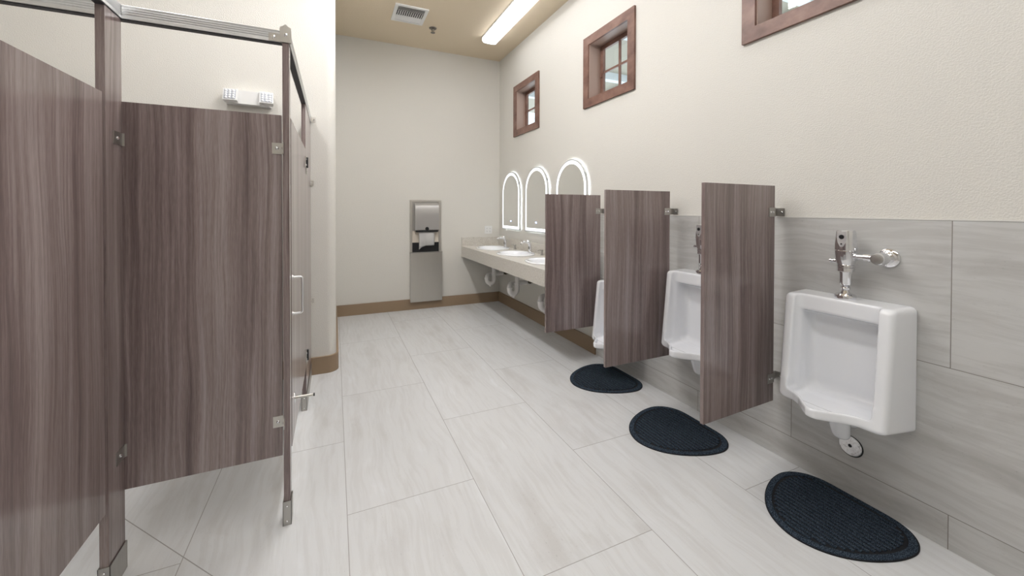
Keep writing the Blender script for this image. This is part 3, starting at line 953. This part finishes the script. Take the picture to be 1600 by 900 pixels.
def basin():
    t = thing('wash_basin', 'white oval drop-in basin', 'sink', (CX0 + SX, YCS[1], CZ), 'oval basins in the wash counter')
    bm = B_(); n = 56
    prof = [(1.00, .0), (1.005, .006), (.985, .013), (.94, .016), (.86, .014), (.82, .006), (.78, -.02), (.70, -.075), (.52, -.125), (.28, -.145), (.08, -.15), (.08, -.160), (.32, -.157), (.58, -.137), (.76, -.085), (.83, -.02), (.83, -.003)]
    rings = [[bm.verts.new((.222 * s_ * math.cos(2 * PI * i / n), .268 * s_ * math.sin(2 * PI * i / n), z_ + .0005)) for i in range(n)] for s_, z_ in prof]
    for a_, b_ in zip(rings, rings[1:] + rings[:1]):
        for i in range(n): bm.faces.new((a_[i], a_[(i + 1) % n], b_[(i + 1) % n], b_[i]))
    obj('bowl', bm, 'ceramic', t, smooth=True)
    obj('drain', lathe(B_(), (0, 0, -.1485), (0, 0, 1), [(0, .022), (.003, .022), (.004, .018), (.002, .012), (.002, 0)], 24), 'chrome', t, smooth='auto')
    return t
LB = {5.080: 'white oval basin farthest away, beside the corner', 4.320: 'white oval basin in the middle of the wash counter', 3.540: 'white oval basin partly hidden by the farthest urinal screen'}
b0 = basin(); b0['label'] = LB[4.320]
for yc in (5.080, 3.540):
    c = copy_tree(b0); c.location = (CX0 + SX, yc, CZ); c['label'] = LB[yc]

def faucet():
    t = thing('faucet', 'chrome arched faucet', 'faucet', (2.178, YCS[1], CZ + .0145), 'chrome faucets on the wash counter')
    # base and column leaning to the basin, low arched spout, lever on top
    bm = B_(); lathe(bm, (0, 0, 0), (0, 0, 1), [(0, .029), (.004, .029), (.008, .024), (.012, .021)], 28)
    obj('faucet_base', bm, 'chrome', t, smooth='auto')
    pts = [(0, 0, .006), (0, 0, .05), (-.001, 0, .085), (-.008, 0, .108), (-.026, 0, .122), (-.055, 0, .128), (-.09, 0, .126), (-.115, 0, .119), (-.130, 0, .110)]
    obj('spout', tube(B_(), pts, [.020, .0195, .019, .0185, .0165, .014, .0125, .0115, .011], 20), 'chrome', t, smooth='auto')
    obj('aerator', cyl(B_(), (-.122, 0, .112), (-.15, 0, -1), .014, .0095, 16), 'steel_d', t, smooth='auto')
    bm = B_(); tube(bm, [(.004, 0, .112), (-.010, 0, .134), (-.045, 0, .143), (-.085, 0, .145)], [.012, .010, .007, .005], 14)
    obj('lever', bm, 'chrome', t, smooth='auto')
    obj('sensor', box(B_(), -.0215, -.0185, -.006, .006, .040, .070), 'black', t, bevel=.001, seg=1)
    return t
f0 = faucet(); f0['label'] = 'chrome arched faucet behind the middle basin'
for yc, lb in ((5.080, 'chrome arched faucet behind the farthest basin'), (3.540, 'chrome faucet behind the basin hidden by the farthest screen')):
    c = copy_tree(f0); c.location = (2.178, yc, CZ + .0145); c['label'] = lb

def soap():
    t = thing('soap_dispenser', 'small deck soap pump', 'soap dispenser', (2.215, YCS[1] - .235, CZ), 'soap pumps on the wash counter')
    obj('dispenser_base', lathe(B_(), (0, 0, .0003), (0, 0, 1), [(0, .021), (.004, .021), (.008, .015), (.030, .012), (.032, .009), (.044, .009)], 24), 'steel_d', t, smooth='auto')
    bm = B_(); lathe(bm, (0, 0, .044), (0, 0, 1), [(0, .014), (.003, .015), (.018, .013), (.020, .010), (.021, 0)], 20)
    tube(bm, [(0, 0, .055), (-.025, 0, .060), (-.050, 0, .058), (-.058, 0, .050)], [.006, .006, .005, .004], 10)
    obj('pump_head', bm, 'steel_d', t, smooth='auto')
    return t
s0 = soap(); s0['label'] = 'small chrome soap pump between the middle and the nearest basin'
for yc, lb in ((5.080, 'small chrome soap pump between the farthest and the middle basin'), (3.540, 'small soap pump beside the nearest basin, behind the farthest screen')):
    c = copy_tree(s0); c.location = (2.215, yc - .235, CZ); c['label'] = lb

def trap():
    t = thing('drain_trap', 'white plastic P-trap', 'drain pipe', (CX0 + SX + .02, YCS[1], 0), 'white traps under the wash counter')
    r = .0275
    top = CZ - .1625
    bm = B_(); tube(bm, [(0, 0, top), (0, 0, .47)], r, 20)
    obj('tailpiece', bm, 'pvc', t, smooth='auto')
    # J bend swinging out to the front and back up
    c = (-.050, 0, .425)
    pts = [(0, 0, .475)] + arc(c, (1, 0, 0), (0, 0, 1), .050, 0, -PI, 12) + [(-.100, 0, .44)]
    bend = obj('trap_bend', tube(B_(), pts, r * 1.08, 20), 'pvc', t, smooth='auto')
    bm = B_(); lathe(bm, (-.050, 0, .355), (0, 0, -1), [(0, .020), (.006, .020), (.008, .017), (.022, .017), (.024, .014), (.024, 0)], 6)
    obj('cleanout_plug', bm, 'pvc', bend, smooth='auto')
    for p in ((0, 0, .478), (-.100, 0, .435)): obj('slip_nut', lathe(B_(), p, (0, 0, 1), [(0, .031), (.002, .034), (.022, .034), (.026, .030)], 10), 'pvc', t, smooth='auto')
    pts = [(-.100, 0, .44), (-.099, .003, .458), (-.092, .012, .475), (-.075, .030, .486), (-.050, .048, .490), (-.01, .058, .490), (.16, .058, .490)]
    obj('trap_arm', tube(B_(), pts, r, 20), 'pvc', t, smooth='auto')
    bm = B_(); lathe(bm, (.16, .058, .490), (1, 0, 0), [(0, .020), (.006, .020), (.008, .015), (.03, .015), (.032, .022), (.05, .022), (.052, .015), (WX - CX0 - SX - .02 - .16 - .003, .015)], 16)
    obj('wall_coupling', bm, 'darkbrass', t, smooth='auto')
    return t
t0 = trap(); t0['label'] = 'white P-trap below the middle basin'
for yc, lb in ((5.080, 'white P-trap below the farthest basin, by the corner'), (3.540, 'white P-trap below the nearest basin, behind the farthest screen')):
    c = copy_tree(t0); c.location = (t0.location[0], yc, 0); c['label'] = lb

# ------------------------------------------------------------------ arched lit mirrors
def arch(hw, z0, zs, n=28):
    """outline: straight bottom, half-round top springing at zs"""
    return [(-hw, z0), (hw, z0)] + [(hw * math.cos(PI * i / n), zs + hw * math.sin(PI * i / n)) for i in range(n + 1)]
def ring_prism(bm, Pa, Pb, x0, x1):
    n = len(Pa)
    for i in range(n):
        j = (i + 1) % n
        if (Vector(Pa[i]) - Vector(Pa[j])).length < 1e-6: continue
        prism(bm, [Pa[i], Pa[j], Pb[j], Pb[i]], lambda a_, b_, s_: (s_, a_, b_), x0, x1)
    bmesh.ops.remove_doubles(bm, verts=bm.verts, dist=1e-6)
def mirror():
    t = thing('wall_mirror', 'arched lit mirror', 'mirror', (WX, YCS[1], 0), 'arched lit mirrors over the wash counter')
    z0, zs, hw = 1.108, 1.612, .298
    P0, P1, P2, P3, P4 = arch(hw, z0, zs), arch(hw - .010, z0 + .010, zs), arch(hw - .048, z0 + .048, zs), arch(hw - .03, z0 + .03, zs), arch(hw - .045, z0 + .045, zs)
    bm = B_(); ring_prism(bm, P0, P1, -.034, -.012); obj('mirror_frame', bm, 'alu', t, smooth='auto')
    bm = B_(); prism(bm, P2, lambda a_, b_, s_: (s_, a_, b_), -.0335, -.030); obj('mirror_glass', bm, 'mirror', t)
    bm = B_(); ring_prism(bm, P1, P2, -.0335, -.030); obj('lit_band', bm, 'band', t)
    bm = B_(); prism(bm, P1, lambda a_, b_, s_: (s_, a_, b_), -.0298, -.022); obj('back_plate', bm, 'white', t)
    bm = B_(); ring_prism(bm, P3, P4, -.0218, -.0190); obj('back_light', bm, 'halo', t)
    bm = B_(); box(bm, -.0219, -.0003, -.12, .12, z0 + .25, z0 + .45); obj('wall_mount', bm, 'white', t)
    bm = B_(); box(bm, -.0341, -.0336, -.032, .012, z0 + .108, z0 + .127); obj('touch_icon', bm, 'icon', t)
    return t
m0 = mirror(); m0['label'] = 'arched lit mirror in the middle of the three'
for yc, lb in ((5.080, 'arched lit mirror farthest away, beside the corner'), (3.540, 'arched lit mirror whose top shows above the farthest urinal screen')):
    c = copy_tree(m0); c.location = (WX, yc, 0); c['label'] = lb

# ------------------------------------------------------------------ outlet
t = thing('power_outlet', 'white double wall outlet on the back wall above the counter', 'outlet', (2.107, YB, 1.083))
obj('outlet_plate', box(B_(), -.058, .058, -.0055, -.0002, -.058, .058), 'white', t, bevel=.002)
for sx in (-.023, .023):
    for sz in (-.021, .021):
        bm = B_(); box(bm, sx - .014, sx + .014, -.0080, -.0056, sz - .014, sz + .014)
        so = obj('socket', bm, 'white', t, bevel=.003)
        bm = B_()
        for dx in (-.006, .006): box(bm, sx + dx - .001, sx + dx + .001, -.0085, -.0078, sz - .002, sz + .006)
        cyl(bm, (sx, -.0078, sz - .007), (0, -1, 0), .0007, .0025, 10)
        obj('slot', bm, 'black', so)

# ------------------------------------------------------------------ towel dispenser
TX = 1.167
t = thing('towel_dispenser', 'tall stainless steel paper towel dispenser with waste bin on the back wall', 'towel dispenser', (TX, YB, 0))
bm = B_()
Oz = [(-.219, .095), (.219, .095), (.219, 1.517), (-.219, 1.517)]; Iz = [(-.186, .12), (.186, .12), (.186, 1.492), (-.186, 1.492)]
for i in range(4):
    j = (i + 1) % 4
    prism(bm, [Oz[i], Oz[j], Iz[j], Iz[i]], lambda a_, b_, s_: (a_, s_, b_), -.016, -.0005)
obj('cabinet_frame', bm, 'steel', t, bevel=.002, seg=1)
obj('cabinet_back', box(B_(), -.188, .188, -.006, -.001, .79, 1.495), 'steel_d', t)
obj('inner_plate', box(B_(), -.184, .184, -.012, -.0062, .925, 1.085), 'cream_metal', t)
obj('bin_mouth', box(B_(), -.184, .184, -.0125, -.0062, .775, .925), 'black', t)
# upper housing: curved top front
prf = [(-.012, 1.090), (-.080, 1.092), (-.098, 1.105), (-.104, 1.20), (-.104, 1.33), (-.098, 1.39), (-.086, 1.435), (-.068, 1.458), (-.040, 1.468), (-.012, 1.470)]
hs = obj('towel_housing', prism(B_(), prf, lambda y_, z_, x_: (x_, y_, z_), -.160, .168), 'dispenser', t, smooth='auto', bevel=.004)
bm = B_(); cyl(bm, (.0, -.1046, 1.118), (0, -1, 0), .001, .026, 24); obj('level_window', bm, 'black', hs)
obj('lower_lip', box(B_(), -.150, .158, -.086, -.014, 1.072, 1.090), 'black', hs, bevel=.003)
obj('roller', cyl(B_(), (-.105, -.048, 1.062), (1, 0, 0), .215, .014, 20), 'white', t, smooth='auto')
# bin door
bm = B_(); box(bm, -.219, .219, -.072, -.0165, .110, .785)
bd = obj('bin_door', bm, 'steel', t, bevel=.002)
bm = B_(); box(bm, -.224, .224, -.078, -.0165, .782, .794); obj('bin_rim', bm, 'steel_d', bd, bevel=.001, seg=1)
# towel
bm = B_()
cols = 14
top = [(-.107 + .214 * k / cols, -.066, 1.068) for k in range(cols + 1)]
rows_ = 10; G = []
for r_ in range(rows_ + 1):
    f_ = r_ / rows_; row = []
    for k in range(cols + 1):
        u_ = k / cols
        zb = .845 + (.040 if u_ > .45 else .040 * u_ / .45) - (.012 if u_ < .08 else 0)
        z_ = 1.068 + (zb - 1.068) * f_
        y_ = -.066 - .030 * math.sin(f_ * 2.4) - .006 * math.sin(u_ * 7 + f_ * 3) * f_
        row.append(bm.verts.new((TX - .107 + .214 * u_ - .004 * f_, YB + y_, z_)))
    G.append(row)
for r_ in range(rows_):
    for k in range(cols): bm.faces.new((G[r_][k], G[r_][k + 1], G[r_ + 1][k + 1], G[r_ + 1][k]))
bmesh.ops.solidify(bm, geom=bm.faces[:], thickness=.0008)
tag(obj('paper_towel', bm, 'paper', smooth=True), 'white paper towel hanging torn from the steel dispenser', 'paper towel')

# ------------------------------------------------------------------ emergency light
t = thing('emergency_light', 'white twin-head emergency light on the wall above the partition', 'emergency light', (-.607, YS, 2.243))
bm = B_()
prism(bm, [(-.150, 0), (.150, 0), (.138, -.030), (.085, -.062), (-.085, -.062), (-.138, -.030)], lambda a_, b_, z_: (a_, b_ - .0006, z_), -.052, .050)
obj('housing', bm, 'white', t, bevel=.006, seg=3, smooth='auto')
for s in (-1, 1):
    bm = B_(); box(bm, -.046, .046, -.030, .030, -.045, .045)
    hd = obj('lamp_head', bm, 'white', t, bevel=.010, seg=3, smooth='auto')
    hd.location = (s * .122 if s > 0 else -.108, -.056, .004); hd.rotation_euler = (-.18, 0, s * .12)
    bm = B_(); box(bm, -.038, .038, -.032, -.0302, -.037, .037)
    ln = obj('lens', bm, 'led', hd, bevel=.0005, seg=1) if 'led' in MAT else None
    if ln is None:
        MAT['led'] = plain('clear_lens', (.62, .66, .74), .12, .3)
        bm = B_(); box(bm, -.038, .038, -.032, -.0302, -.037, .037)
        ln = obj('lens', bm, 'led', hd)
    bm = B_()
    for i in range(3):
        for j in range(4):
            cx_, cz_ = -.025 + .025 * i, -.027 + .018 * j
            lathe(bm, (cx_, -.0318, cz_), (0, -1, 0), [(0, .0098), (.004, .0085), (.006, .005), (.0065, 0)], 14)
    obj('led_lens', bm, 'ledw', ln, smooth='auto') if 'ledw' in MAT else None
    if 'ledw' not in MAT:
        MAT['ledw'] = plain('led_bead', (.85, .87, .90), .12, .1)
        bm = B_()
        for i in range(3):
            for j in range(4):
                cx_, cz_ = -.025 + .025 * i, -.027 + .018 * j
                lathe(bm, (cx_, -.0318, cz_), (0, -1, 0), [(0, .0098), (.004, .0085), (.006, .005), (.0065, 0)], 14)
        obj('led_lens', bm, 'ledw', ln, smooth='auto')
bpy.context.view_layer.update()
